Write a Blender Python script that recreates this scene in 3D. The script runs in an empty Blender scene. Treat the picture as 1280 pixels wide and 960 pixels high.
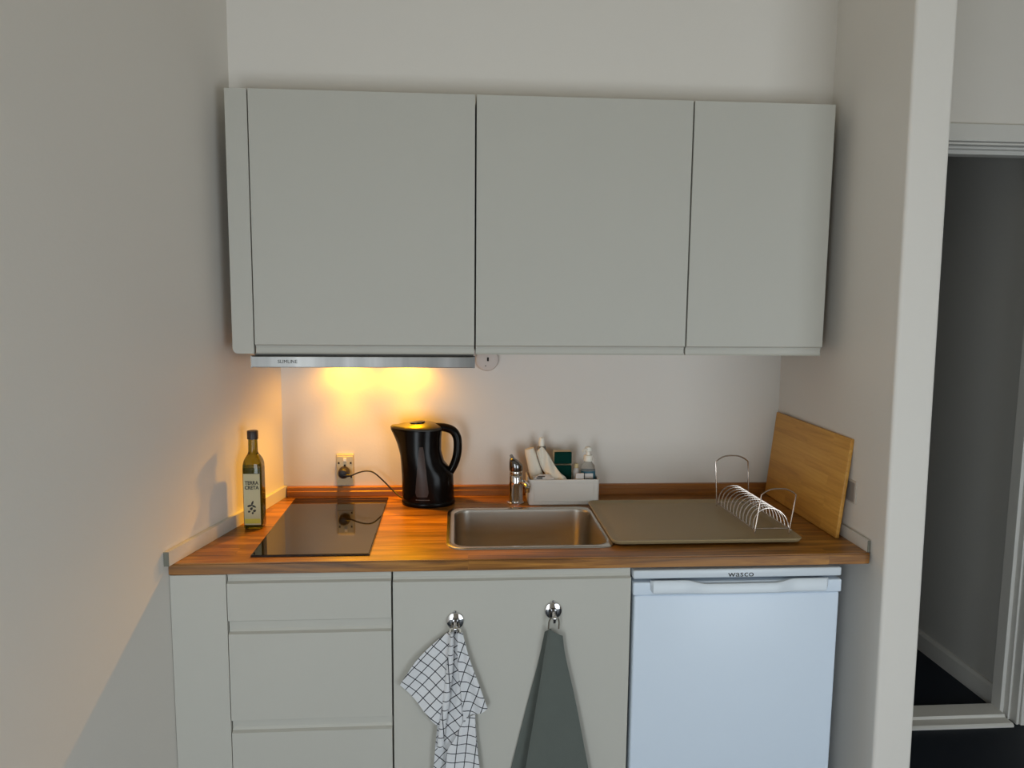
import bpy, bmesh, math, random
from mathutils import Vector, Matrix
random.seed(7)
S = bpy.context.scene
COL = S.collection
pi = math.pi

# ------------------------------------------------------------------ materials
def srgb(r, g, b):
    def f(c):
        c /= 255.0
        return c / 12.92 if c <= .04045 else ((c + .055) / 1.055) ** 2.4
    return (f(r), f(g), f(b), 1)

def mat(name, col, rough=.5, metal=0., spec=.5, bump=0., bscale=200., var=0., vscale=6., coat=0., trans=0., ior=1.45,
        emit=None, estr=0., stretch=None, sheen=0.):
    m = bpy.data.materials.new(name); m.use_nodes = True
    nt = m.node_tree; b = nt.nodes['Principled BSDF']
    b.inputs['Base Color'].default_value = col
    b.inputs['Roughness'].default_value = rough
    b.inputs['Metallic'].default_value = metal
    b.inputs['Specular IOR Level'].default_value = spec
    b.inputs['Coat Weight'].default_value = coat
    b.inputs['Transmission Weight'].default_value = trans
    b.inputs['IOR'].default_value = ior
    b.inputs['Sheen Weight'].default_value = sheen
    if emit:
        b.inputs['Emission Color'].default_value = emit
        b.inputs['Emission Strength'].default_value = estr
    tc = nt.nodes.new('ShaderNodeTexCoord')
    src = tc.outputs['Object']
    if stretch:
        mp = nt.nodes.new('ShaderNodeMapping'); mp.inputs['Scale'].default_value = stretch
        nt.links.new(src, mp.inputs['Vector']); src = mp.outputs['Vector']
    n = nt.nodes.new('ShaderNodeTexNoise'); n.inputs['Scale'].default_value = vscale
    n.inputs['Detail'].default_value = 4
    nt.links.new(src, n.inputs['Vector'])
    mx = nt.nodes.new('ShaderNodeMix'); mx.data_type = 'RGBA'
    mx.inputs[6].default_value = tuple(max(0, c * (1 - var)) for c in col[:3]) + (1,)
    mx.inputs[7].default_value = tuple(min(1, c * (1 + var)) for c in col[:3]) + (1,)
    nt.links.new(n.outputs['Fac'], mx.inputs[0]); nt.links.new(mx.outputs[2], b.inputs['Base Color'])
    if bump:
        n2 = nt.nodes.new('ShaderNodeTexNoise'); n2.inputs['Scale'].default_value = bscale
        n2.inputs['Detail'].default_value = 3
        nt.links.new(src, n2.inputs['Vector'])
        bp = nt.nodes.new('ShaderNodeBump'); bp.inputs['Strength'].default_value = bump
        bp.inputs['Distance'].default_value = .002
        nt.links.new(n2.outputs['Fac'], bp.inputs['Height']); nt.links.new(bp.outputs['Normal'], b.inputs['Normal'])
    return m

def wood(name, dark, mid, light, stave_w, stave_l, rough, axis='X', grain=1.0):
    """long staves with stretched grain, in object space"""
    m = bpy.data.materials.new(name); m.use_nodes = True
    nt = m.node_tree; L = nt.links.new; b = nt.nodes['Principled BSDF']
    b.inputs['Roughness'].default_value = rough
    b.inputs['Specular IOR Level'].default_value = .5
    tc = nt.nodes.new('ShaderNodeTexCoord')
    mp = nt.nodes.new('ShaderNodeMapping')
    if axis == 'Y': mp.inputs['Rotation'].default_value = (0, 0, pi / 2)
    if axis == 'YZ': mp.inputs['Rotation'].default_value = (0, pi / 2, pi / 2)
    L(tc.outputs['Object'], mp.inputs['Vector'])
    br = nt.nodes.new('ShaderNodeTexBrick')
    br.inputs['Color1'].default_value = (0, 0, 0, 1); br.inputs['Color2'].default_value = (1, 1, 1, 1)
    br.inputs['Mortar'].default_value = (.35, .35, .35, 1)
    br.inputs['Scale'].default_value = 1; br.inputs['Mortar Size'].default_value = .0004
    br.inputs['Brick Width'].default_value = stave_l; br.inputs['Row Height'].default_value = stave_w
    br.offset = .37
    L(mp.outputs['Vector'], br.inputs['Vector'])
    # per-stave offset of the grain
    sc = nt.nodes.new('ShaderNodeMapping'); sc.inputs['Scale'].default_value = (2.2, 42, 42)
    L(mp.outputs['Vector'], sc.inputs['Vector'])
    ad = nt.nodes.new('ShaderNodeVectorMath'); ad.operation = 'MULTIPLY_ADD'
    L(br.outputs['Color'], ad.inputs[0]); ad.inputs[1].default_value = (7, 3, 5)
    L(sc.outputs['Vector'], ad.inputs[2])
    n = nt.nodes.new('ShaderNodeTexNoise'); n.inputs['Scale'].default_value = 1.0
    n.inputs['Detail'].default_value = 6; n.inputs['Roughness'].default_value = .65; n.inputs['Distortion'].default_value = .8
    L(ad.outputs[0], n.inputs['Vector'])
    ma = nt.nodes.new('ShaderNodeMath'); ma.operation = 'MULTIPLY_ADD'
    L(br.outputs['Color'], ma.inputs[0]); ma.inputs[1].default_value = .12
    mb = nt.nodes.new('ShaderNodeMath'); mb.operation = 'MULTIPLY_ADD'
    L(n.outputs['Fac'], mb.inputs[0]); mb.inputs[1].default_value = grain; mb.inputs[2].default_value = .44 - .5 * grain
    L(mb.outputs[0], ma.inputs[2])
    cr = nt.nodes.new('ShaderNodeValToRGB')
    cr.color_ramp.elements[0].position = .18; cr.color_ramp.elements[0].color = dark
    cr.color_ramp.elements[1].position = .85; cr.color_ramp.elements[1].color = light
    e = cr.color_ramp.elements.new(.5); e.color = mid
    L(ma.outputs[0], cr.inputs['Fac']); L(cr.outputs['Color'], b.inputs['Base Color'])
    bp = nt.nodes.new('ShaderNodeBump'); bp.inputs['Strength'].default_value = .08; bp.inputs['Distance'].default_value = .001
    L(n.outputs['Fac'], bp.inputs['Height']); L(bp.outputs['Normal'], b.inputs['Normal'])
    return m

def check_cloth(name, pitch, line):
    m = bpy.data.materials.new(name); m.use_nodes = True
    nt = m.node_tree; L = nt.links.new; b = nt.nodes['Principled BSDF']
    b.inputs['Roughness'].default_value = .95; b.inputs['Specular IOR Level'].default_value = .1
    uv = nt.nodes.new('ShaderNodeUVMap'); uv.uv_map = 'UVMap'
    sp = nt.nodes.new('ShaderNodeSeparateXYZ'); L(uv.outputs['UV'], sp.inputs[0])
    masks = []
    for ax in ('X', 'Y'):
        d = nt.nodes.new('ShaderNodeMath'); d.operation = 'DIVIDE'; L(sp.outputs[ax], d.inputs[0]); d.inputs[1].default_value = pitch
        f = nt.nodes.new('ShaderNodeMath'); f.operation = 'FRACT'; L(d.outputs[0], f.inputs[0])
        l = nt.nodes.new('ShaderNodeMath'); l.operation = 'LESS_THAN'; L(f.outputs[0], l.inputs[0]); l.inputs[1].default_value = line / pitch
        masks.append(l)
    mxx = nt.nodes.new('ShaderNodeMath'); mxx.operation = 'MAXIMUM'
    L(masks[0].outputs[0], mxx.inputs[0]); L(masks[1].outputs[0], mxx.inputs[1])
    mx = nt.nodes.new('ShaderNodeMix'); mx.data_type = 'RGBA'
    mx.inputs[6].default_value = srgb(222, 222, 224); mx.inputs[7].default_value = srgb(38, 38, 46)
    L(mxx.outputs[0], mx.inputs[0]); L(mx.outputs[2], b.inputs['Base Color'])
    n = nt.nodes.new('ShaderNodeTexNoise'); n.inputs['Scale'].default_value = 900
    bp = nt.nodes.new('ShaderNodeBump'); bp.inputs['Strength'].default_value = .3; bp.inputs['Distance'].default_value = .001
    L(n.outputs['Fac'], bp.inputs['Height']); L(bp.outputs['Normal'], b.inputs['Normal'])
    return m

M = {}
M['wall'] = mat('wall_paint', srgb(224, 218, 210), .85, spec=.2, bump=.12, bscale=120, var=.012, vscale=3)
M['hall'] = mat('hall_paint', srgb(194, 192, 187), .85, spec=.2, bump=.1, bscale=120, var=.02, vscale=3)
M['ceiling'] = mat('ceiling_paint', srgb(240, 230, 208), .9, spec=.2, bump=.1, bscale=90)
M['floor'] = mat('navy_floor', srgb(22, 28, 38), .55, spec=.25, bump=.2, bscale=400, var=.15, vscale=30)
M['trim'] = mat('white_gloss_paint', srgb(214, 211, 205), .4, var=.02)
M['front'] = mat('matt_white_front', srgb(192, 189, 180), .5, spec=.3, var=.012, vscale=5)
M['carcass'] = mat('cabinet_carcass', srgb(192, 189, 180), .5, var=.01)
M['stripend'] = mat('raw_strip_end', srgb(118, 116, 104), .7)
M['gap'] = mat('shadow_gap_lining', srgb(70, 70, 66), .7)
M['fridge'] = mat('fridge_enamel', srgb(218, 229, 242), .32, bump=.05, bscale=500, var=.01)
M['fridge_top'] = mat('fridge_plastic', srgb(212, 219, 226), .3, var=.01)
M['gasket'] = mat('fridge_gasket', srgb(60, 64, 66), .6)
M['top'] = wood('oiled_oak_worktop', srgb(66, 38, 12), srgb(142, 91, 30), srgb(196, 136, 54), .062, .9, .33, grain=1.6)
M['splash'] = wood('oak_upstand', srgb(112, 66, 22), srgb(156, 98, 34), srgb(186, 122, 48), .1, 2.5, .4, grain=1.3)
M['bamboo'] = wood('bamboo_board', srgb(166, 112, 42), srgb(206, 150, 66), srgb(226, 174, 86), .03, .23, .5, 'YZ', .9)
M['bamboo_edge'] = mat('bamboo_edge', srgb(196, 160, 108), .5, var=.12, vscale=30)
M['hobglass'] = mat('black_ceramic_glass', srgb(16, 13, 11), .035, spec=.5, ior=1.55)
M['hobedge'] = mat('hob_edge', srgb(30, 22, 20), .25)
M['hobmark'] = mat('hob_marking', srgb(62, 56, 50), .2)
M['steel'] = mat('brushed_steel', srgb(184, 178, 170), .36, 1., bump=.05, bscale=60, stretch=(1, 14, 14), var=.04)
M['rim'] = mat('steel_rim', srgb(205, 200, 192), .2, 1.)
M['hoodsteel'] = mat('hood_steel', srgb(128, 126, 123), .38, 1., var=.95, vscale=1.0, stretch=(11, .01, .01))
M['chrome'] = mat('chrome', srgb(214, 212, 212), .08, 1.)
M['wire'] = mat('chrome_wire', srgb(196, 184, 174), .26, 1.)
M['darkchrome'] = mat('chrome_lever', srgb(120, 118, 118), .16, 1.)
M['taupe'] = mat('taupe_coating', srgb(156, 138, 104), .42, spec=.4, var=.02, vscale=8)
M['black'] = mat('black_plastic', srgb(14, 10, 9), .2, spec=.16)
M['blacklid'] = mat('black_lid', srgb(48, 43, 35), .4, spec=.5)
M['window'] = mat('water_window', srgb(70, 60, 56), .3, spec=.2)
M['cord'] = mat('cord_rubber', srgb(26, 18, 16), .45)
M['greymark'] = mat('grey_mark', srgb(120, 112, 106), .4)
M['oil'] = mat('olive_glass', srgb(128, 122, 34), .05, trans=.85, ior=1.36, var=.05)
M['oilfill'] = mat('olive_oil', srgb(86, 76, 16), .12, trans=.35, ior=1.36)
M['cap'] = mat('dark_cap', srgb(52, 42, 38), .4)
M['label'] = mat('paper_label', srgb(188, 180, 144), .7, var=.03)
M['labelband'] = mat('label_band', srgb(196, 184, 74), .7)
M['ink'] = mat('ink', srgb(50, 48, 44), .7)
M['socket'] = mat('socket_plastic', srgb(196, 184, 152), .4)
M['socketgrey'] = mat('socket_grey', srgb(150, 142, 136), .45)
M['socketfr'] = mat('socket_frame', srgb(198, 190, 180), .45)
M['hole'] = mat('dark_hole', srgb(28, 22, 18), .7)
M['outlet'] = mat('outlet_white', srgb(206, 196, 188), .45)
M['boxwhite'] = mat('white_box', srgb(218, 214, 208), .5, var=.01)
M['cloth'] = mat('white_cloth', srgb(232, 224, 208), .95, spec=.1, bump=.4, bscale=500, var=.03)
M['tissue'] = mat('packet_film', srgb(214, 206, 200), .4, var=.06, vscale=60)
M['sponge'] = mat('dark_green_scourer', srgb(10, 54, 46), .95, spec=.1, bump=.8, bscale=700, var=.25, vscale=300)
M['spongefoam'] = mat('pale_foam', srgb(206, 190, 160), .9, bump=.5, bscale=500)
M['plasticw'] = mat('white_plastic', srgb(236, 232, 220), .35)
M['clear'] = mat('clear_plastic', srgb(236, 236, 232), .08, trans=.9, ior=1.15)
M['bluelabel'] = mat('blue_label', srgb(44, 96, 116), .45, var=.1, vscale=60)
M['amber'] = mat('amber_plastic', srgb(160, 110, 66), .4)
M['greyplastic'] = mat('grey_plastic', srgb(120, 116, 110), .4)
M['goldcap'] = mat('cream_cap', srgb(214, 190, 140), .4)
M['check'] = check_cloth('checked_cotton',   .0232, .0021)
M['grey'] = mat('grey_green_cotton', srgb(97, 102, 97), .95, spec=.1, bump=.35, bscale=700, var=.04, vscale=40, sheen=.2)
M['greyloop'] = mat('grey_tape', srgb(112, 104, 92), .9)
M['lens'] = mat('lit_lamp_lens', (1, .8, .5, 1), .4, emit=(1, .62, .24, 1), estr=14)
M['glass'] = mat('window_glass', (.95, .97, 1, 1), .0, trans=1., ior=1.0)

# ------------------------------------------------------------------ helpers
def link(name, bm, m, parent=None, smooth=False, loc=None):
    me = bpy.data.meshes.new(name)
    bmesh.ops.recalc_face_normals(bm, faces=bm.faces)
    bm.to_mesh(me); bm.free()
    for p in me.polygons: p.use_smooth = smooth
    if smooth: me.set_sharp_from_angle(angle=math.radians(38))
    for mm in (m if isinstance(m, (list, tuple)) else [m]): me.materials.append(mm)
    o = bpy.data.objects.new(name, me); COL.objects.link(o)
    if parent is not None: o.parent = parent; o.matrix_parent_inverse = parent.matrix_basis.inverted()
    return o

def thing(name, label, cat, loc=(0, 0, 0), group=None):
    o = bpy.data.objects.new(name, None); COL.objects.link(o)
    o.location = loc; o.empty_display_size = .05
    return tag(o, label, cat, group)

def tag(o, label, cat, group=None):
    o['label'] = label; o['category'] = cat
    if group: o['group'] = group
    return o

def struct(o):
    o['kind'] = 'structure'; return o

def box(bm, x0, x1, y0, y1, z0, z1, bev=0, seg=2):
    r = bmesh.ops.create_cube(bm, size=1)
    vs = r['verts']
    for v in vs:
        v.co = Vector((x0 + (v.co.x + .5) * (x1 - x0), y0 + (v.co.y + .5) * (y1 - y0), z0 + (v.co.z + .5) * (z1 - z0)))
    if bev:
        es = list({e for v in vs for e in v.link_edges})
        bmesh.ops.bevel(bm, geom=es, offset=bev, segments=seg, affect='EDGES', profile=.5)

def B(*a, **k):
    bm = bmesh.new(); box(bm, *a, **k); return bm

def prism(bm, pts, f, bev=0):
    """pts: closed polygon of 2-D points; f(p, t) -> 3-D for t = 0 / 1"""
    a = [bm.verts.new(f(p, 0)) for p in pts]; b = [bm.verts.new(f(p, 1)) for p in pts]
    n = len(pts)
    bm.faces.new(a); bm.faces.new(b[::-1])
    for i in range(n): bm.faces.new((a[i], b[i], b[(i + 1) % n], a[(i + 1) % n]))

def loft(bm, rings, cap0=True, cap1=True):
    vs = [[bm.verts.new(p) for p in r] for r in rings]
    n = len(vs[0])
    for a, b in zip(vs, vs[1:]):
        for i in range(n): bm.faces.new((a[i], a[(i + 1) % n], b[(i + 1) % n], b[i]))
    if cap0: bm.faces.new(vs[0][::-1])
    if cap1: bm.faces.new(vs[-1])
    return vs

def ell(cx, cy, z, rx, ry, n=40, p=2.0):
    out = []
    for i in range(n):
        a = 2 * pi * i / n; c, s = math.cos(a), math.sin(a)
        out.append((cx + rx * math.copysign(abs(c) ** (2 / p), c), cy + ry * math.copysign(abs(s) ** (2 / p), s), z))
    return out

def lathe(bm, prof, cx, cy, n=32, mtx=None):
    loft(bm, [[(mtx @ Vector(q)) if mtx else q for q in ell(cx, cy, z, max(r, 1e-4), max(r, 1e-4), n)] for r, z in prof])

def tube(bm, pts, r, n=10, closed=False, r2=None):
    pts = [Vector(p) for p in pts]; N = len(pts)
    rad = r if isinstance(r, (list, tuple)) else [r] * N
    def tan(i):
        if closed: return (pts[(i + 1) % N] - pts[(i - 1) % N]).normalized()
        return (pts[min(i + 1, N - 1)] - pts[max(i - 1, 0)]).normalized()
    t = tan(0); nrm = t.orthogonal().normalized()
    if r2 is not None:
        nrm = Vector((0, 1, 0)); nrm = (nrm - t * nrm.dot(t)).normalized()
    rings = []
    for i in range(N):
        t2 = tan(i)
        q = t.rotation_difference(t2); nrm = q @ nrm; nrm = (nrm - t2 * nrm.dot(t2)).normalized(); t = t2
        bn = t.cross(nrm)
        ra = rad[i]; rb = ra if r2 is None else r2
        rings.append([pts[i] + nrm * (rb * math.cos(2 * pi * k / n)) + bn * (ra * math.sin(2 * pi * k / n)) for k in range(n)])
    if closed:
        vs = [[bm.verts.new(p) for p in rg] for rg in rings]
        for j in range(N):
            a, b = vs[j], vs[(j + 1) % N]
            for i in range(n): bm.faces.new((a[i], a[(i + 1) % n], b[(i + 1) % n], b[i]))
    else: loft(bm, rings)

def smooth_path(pts, k=6):
    """Catmull-Rom"""
    P = [Vector(p) for p in pts]; P = [2 * P[0] - P[1]] + P + [2 * P[-1] - P[-2]]; out = []
    for i in range(1, len(P) - 2):
        a, b, c, d = P[i - 1:i + 3]
        for j in range(k):
            t = j / k
            out.append(.5 * ((2 * b) + (c - a) * t + (2 * a - 5 * b + 4 * c - d) * t * t + (3 * b - a - 3 * c + d) * t ** 3))
    out.append(P[-2]); return out

def text(name, s, size, loc, rot, m, parent, ext=.0004, sx=1.0, bold=0.):
    cu = bpy.data.curves.new(name, 'FONT'); cu.body = s; cu.size = size; cu.extrude = ext
    cu.align_x = 'CENTER'; cu.align_y = 'CENTER'; cu.resolution_u = 3; cu.offset = bold
    tmp = bpy.data.objects.new(name, cu); COL.objects.link(tmp)
    dg = bpy.context.evaluated_depsgraph_get()
    me = bpy.data.meshes.new_from_object(tmp.evaluated_get(dg))
    bpy.data.objects.remove(tmp)
    R = Matrix.Translation(loc) @ rot.to_4x4() @ Matrix.Diagonal((sx, 1, 1, 1))
    me.transform(R); me.materials.clear(); me.materials.append(m)
    o = bpy.data.objects.new(name, me); COL.objects.link(o)
    o.parent = parent; o.matrix_parent_inverse = wm(parent).inverted()
    return o
FRONT = Matrix.Rotation(pi / 2, 3, 'X')      # text facing -y

def child(name, bm, m, parent, smooth=False):
    """a part or sub-part whose mesh is written in world coordinates"""
    bpy.context.view_layer.update()
    o = link(name, bm, m, None, smooth)
    o.parent = parent
    o.matrix_parent_inverse = wm(parent).inverted()
    return o
def wm(o):
    m = o.matrix_basis.copy()
    if o.parent: m = wm(o.parent) @ o.matrix_parent_inverse @ m
    return m

# ------------------------------------------------------------------ dimensions (metres; back wall y = 0, floor z = 0)
CT = .90; CB = .872
W = 1.58
YF = -.6057                                   # plane of the base fronts
YU = -.387                                    # plane of the wall-cabinet doors
def xl(y):                                    # left wall, splayed
    pts = [(0.3, .06), (0, 0), (-.2663, -.055), (-.6066, -.136), (-5, -1.173)]
    for (a, xa), (b, xb) in zip(pts, pts[1:]):
        if y >= b: return xa + (xb - xa) * (y - a) / (b - a)
    return -1.173
H = 2.75; YB = -3.4; XR = 4.2

# ------------------------------------------------------------------ room shell
bm = B(-2, XR, YB - .3, 4.0, -.1, 0); struct(link('floor', bm, M['floor']))
bm = B(-2, XR, YB - .3, 4.0, H, H + .1); struct(link('ceiling', bm, M['ceiling']))
bm = bmesh.new()
prof = [(xl(y), y) for y in (.1, 0, -.2663, -.6066, YB)]
prism(bm, prof + [(-1.6, YB), (-1.6, .1)], lambda p, t: (p[0], p[1], t * H)); struct(link('wall_left', bm, M['wall']))
bm = B(-.3, 1.66, 0, .1, 0, H); struct(link('wall_back', bm, M['wall']))
# boxed-in bulkhead above the wall cabinets
bm = bmesh.new(); prism(bm, [(-.055, -.2663), (1.5835, -.2663), (1.5835, -.0005), (0, -.0005)], lambda p, t: (p[0], p[1], 2.037 + t * (H - 2.037)))
struct(link('trim_1', bm, M['wall']))
# right wall with its rounded free end
bm = bmesh.new()
def rx(z): return 1.574 - .0113 * (z - 1.33)
def rx2(z): return 1.674 - .0122 * (z - 1.33)
rings = []
for z in (0, .4, .9, 1.4, 2.0, 2.2, H):
    yf = -.66; rr = .009; ring = [(1.583 if z > 2 else 1.58, .0)]
    a, b = rx(z), rx2(z)
    for k in range(7):
        th = pi / 2 * k / 6; ring.append((a + rr - rr * math.cos(th), yf + rr - rr * math.sin(th)))
    for k in range(7):
        th = pi / 2 * k / 6; ring.append((b - rr + rr * math.sin(th), yf + rr - rr * math.cos(th)))
    ring.append((b + .01, .1)); ring.append((1.6, .1))
    rings.append([(x, y, z) for x, y in ring])
loft(bm, rings); struct(link('wall_right', bm, M['wall'], smooth=True))
# wall with the doorway
DX0, DX1, DZ = 1.80, 2.575, 2.047
bm = bmesh.new(); box(bm, 1.65, DX0, .1, .2, 0, H); box(bm, DX1, XR, .1, .2, 0, H); box(bm, DX0, DX1, .1, .2, DZ, H)
struct(link('wall_doorway', bm, M['wall']))
bm = B(XR, XR + .1, YB - .1, 4.0, 0, H); struct(link('wall_room_right', bm, M['wall']))
bm = bmesh.new()
ADDED_WINS = ((-.70, .02), (1.45, 2.95)); WZ0, WZ1 = .05, 1.60  # unseen openings, added in a pair around a pier to shape the alcove light
xs = [-1.6] + [x for w in ADDED_WINS for x in w] + [XR]
for k in range(0, len(xs), 2): box(bm, xs[k], xs[k + 1], YB - .2, YB, 0, H)
for a, c in ADDED_WINS: box(bm, a, c, YB - .2, YB, 0, WZ0); box(bm, a, c, YB - .2, YB, WZ1, H)
struct(link('wall_front', bm, M['wall']))
t = .05
for k, (wx0, wx1) in enumerate(ADDED_WINS):
    bm = bmesh.new(); xm = (wx0 + wx1) / 2
    for a in ((wx0, wx0 + t, WZ0, WZ1), (wx1 - t, wx1, WZ0, WZ1), (wx0 + t, wx1 - t, WZ0, WZ0 + t), (wx0 + t, wx1 - t, WZ1 - t, WZ1), (xm - .02, xm + .02, WZ0 + t, WZ1 - t)):
        box(bm, a[0], a[1], YB - .13, YB - .07, a[2], a[3])
    win = struct(link('window_%d' % (k + 1), bm, M['trim']))  # frame of an unseen window, placed for its light
    for a, c in ((wx0 + t, xm - .02), (xm + .02, wx1 - t)): child('pane', B(a, c, YB - .103, YB - .097, WZ0 + t, WZ1 - t), M['glass'], win)
# hallway behind the doorway
bm = B(2.578, 2.68, .2, 3.5, 0, H); struct(link('wall_hall_right', bm, M['hall']))
bm = B(1.2, 1.3, .2, 3.5, 0, H); struct(link('wall_hall_left', bm, M['hall']))
bm = B(1.2, 2.68, 3.5, 3.6, 0, H); struct(link('wall_hall_back', bm, M['hall']))
bm = bmesh.new(); prism(bm, [(0, 0), (-.016, 0), (-.016, .07), (-.010, .082), (0, .082)], lambda p, t: (2.578 + p[0], .2 + t * 3.3, p[1]))
struct(link('baseboard_hall', bm, M['trim']))
# door frame: casing, stepped jambs, threshold, hinge
bm = bmesh.new()
box(bm, DX0 - .06, DX1 + .065, .083, .0995, 2.047, 2.103, .003)
box(bm, DX1 + .002, DX1 + .065, .083, .0995, 0, 2.047, .003); box(bm, DX0 - .06, DX0 - .002, .083, .0995, 0, 2.047, .003)
dr = struct(link('door_1', bm, M['trim']))
bm = bmesh.new()
for y0, y1, d in ((.09, .125, .010), (.125, .15, .017), (.15, .2, .030)):
    box(bm, DX1 - d, DX1, y0, y1, .0, 2.047 - .002, .002); box(bm, DX0, DX0 + d, y0, y1, 0, 2.045, .002); box(bm, DX0 + d, DX1 - d, y0, y1, 2.047 - d, 2.045, .002)
child('jamb', bm, M['trim'], dr)
bm = bmesh.new(); prism(bm, [(.075, 0), (.2, 0), (.2, .022), (.125, .022), (.12, .013), (.082, .013), (.075, .008)], lambda p, t: (DX0 + .03 + t * (DX1 - DX0 - .06), p[0], p[1]))
child('threshold', bm, M['trim'], dr)
bm = bmesh.new(); box(bm, DX1 + .001, DX1 + .012, .076, .086, .235, .32, .001)
child('hinge', bm, M['greyplastic'], dr)

# white strips against the side walls, oak strip along the back
bm = bmesh.new(); q = [(y, .0005) for y in (-.004, -.2663, -.6066, -.622)]
prism(bm, [(xl(y) + .0005, y) for y, _ in q] + [(xl(y) + .0125, y) for y, _ in q[::-1]], lambda p, t: (p[0], p[1], CT - (0.0) + t * .034 + .0004))
t2 = struct(link('trim_2', bm, M['trim']))
xe = xl(-.622)
child('end_cap', B(xe + .0006, xe + .0124, -.6232, -.6221, CT + .0004, CT + .0342), M['stripend'], t2)
bm = bmesh.new(); prism(bm, [(1.5710, -.022), (1.579, -.022), (1.5745, -.598), (1.5680, -.598)], lambda p, t: (p[0], p[1], CT + .0004 + t * .03))
t3 = struct(link('trim_3', bm, M['trim']))
child('end_cap', B(1.5680, 1.5744, -.5992, -.5981, CT + .0004, CT + .0302), M['stripend'], t3)
bm = bmesh.new(); prism(bm, [(-.0005, CT + .0004), (-.019, CT + .0004), (-.019, CT + .017), (-.016, CT + .019), (-.016, CT + .029), (-.014, CT + .0315), (-.0005, CT + .0315)], lambda p, t: (.013 + t * 1.553, p[0], p[1]))
struct(link('trim_4', bm, M['splash']))

# ------------------------------------------------------------------ worktop with the sink cut-out
SX0, SX1, SY0, SY1 = .528, .934, -.521, -.181
bm = bmesh.new()
yf, yb = -.6066, -.0005
bv = .003
outer = [(xl(yf) + .001, yf), (1.5705, yf), (1.5785, yb), (.001, yb)]
hole = [(SX0, SY0), (SX1, SY0), (SX1, SY1), (SX0, SY1)]
def V(p, z): return bm.verts.new((p[0], p[1], z))
ot = [V(p, CT) for p in outer]; ht = [V(p, CT) for p in hole]; ob = [V(p, CB) for p in outer]; hb = [V(p, CB) for p in hole]
for i in range(4):
    j = (i + 1) % 4
    bm.faces.new((ot[i], ot[j], ht[j], ht[i])); bm.faces.new((ob[j], ob[i], hb[i], hb[j]))
    bm.faces.new((ob[i], ob[j], ot[j], ot[i])); bm.faces.new((hb[j], hb[i], ht[i], ht[j]))
e = [e for e in bm.edges if set(e.verts) == {ot[0], ot[1]} or set(e.verts) == {ob[0], ob[1]}]
bmesh.ops.bevel(bm, geom=e, offset=bv, segments=2, affect='EDGES')
tag(link('worktop', bm, M['top']), 'oiled brown wooden worktop running wall to wall over the base units', 'worktop')

# ------------------------------------------------------------------ base units
def front_bm(x0, x1, z0, z1, yf, grip, at_top=True, th=.019):
    """flat front whose grip edge is cut back in a shallow cove"""
    d = .011
    if at_top:
        p = [(yf + th, z0), (yf, z0), (yf, z1 - grip), (yf + .0012, z1 - grip + .0006), (yf + d * .75, z1 - grip + .004),
             (yf + d, z1 - grip + .010), (yf + d * .9, z1 - .004), (yf + d * .62, z1), (yf + th, z1)]
    else:
        p = [(yf + th, z1), (yf, z1), (yf, z0 + grip), (yf + .0012, z0 + grip - .0006), (yf + d * .75, z0 + grip - .004),
             (yf + d, z0 + grip - .010), (yf + d * .9, z0 + .004), (yf + d * .62, z0), (yf + th, z0)]
    b = bmesh.new(); prism(b, p, lambda q, t: (x0 + t * (x1 - x0), q[0], q[1]))
    return b

YC = YF + .0205                               # front of the carcasses
def carcass(x0, x1, y0, y1, z0, z1, t=.016, back=True):
    b = bmesh.new()
    box(b, x0, x0 + t, y0, y1, z0, z1); box(b, x1 - t, x1, y0, y1, z0, z1)
    box(b, x0 + t, x1 - t, y0, y1, z0, z0 + t); box(b, x0 + t, x1 - t, y1 - .006, y1, z0 + t, z1)
    return b
# drawer unit under the hob
dc = thing('drawer_cabinet', 'white drawer unit with three grip edge drawers under the hob', 'cabinet', (.19, -.3, 0))
b = carcass(-.003, .3825, YC, -.03, .10, .866); box(b, .013, .3665, YC, YC + .016, .82, .866)
child('carcass', b, M['carcass'], dc)
child('plinth', B(-.003, .3825, -.54, -.524, 0, .099), M['front'], dc)
for z0, z1, g in ((.7575, .8705, .0215), (.5055, .7555, .032), (.13, .5035, .0305)):
    child('drawer', front_bm(-.0035, .3815, z0, z1, YF, g), M['front'], dc)
# sink unit with one door
sc = thing('sink_cabinet', 'white base unit with one wide door carrying two towel hooks', 'cabinet', (.67, -.3, 0))
b = carcass(.3855, .967, YC, -.03, .10, .866); child('carcass', b, M['carcass'], sc)
child('plinth', B(.3855, .967, -.54, -.524, 0, .099), M['front'], sc)
child('door', front_bm(.3860, .9665, .13, .8705, YF, .0245), M['front'], sc)
# filler at the splayed wall
bm = bmesh.new(); prism(bm, [(xl(-.6050) + .0015, -.6050), (-.0055, -.6050), (-.0055, -.586), (xl(-.586) + .0015, -.586)], lambda p, t: (p[0], p[1], t * .8715))
tag(link('filler_panel', bm, M['front']), 'narrow white filler strip between left wall and drawer unit, below the worktop', 'filler panel')

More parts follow.
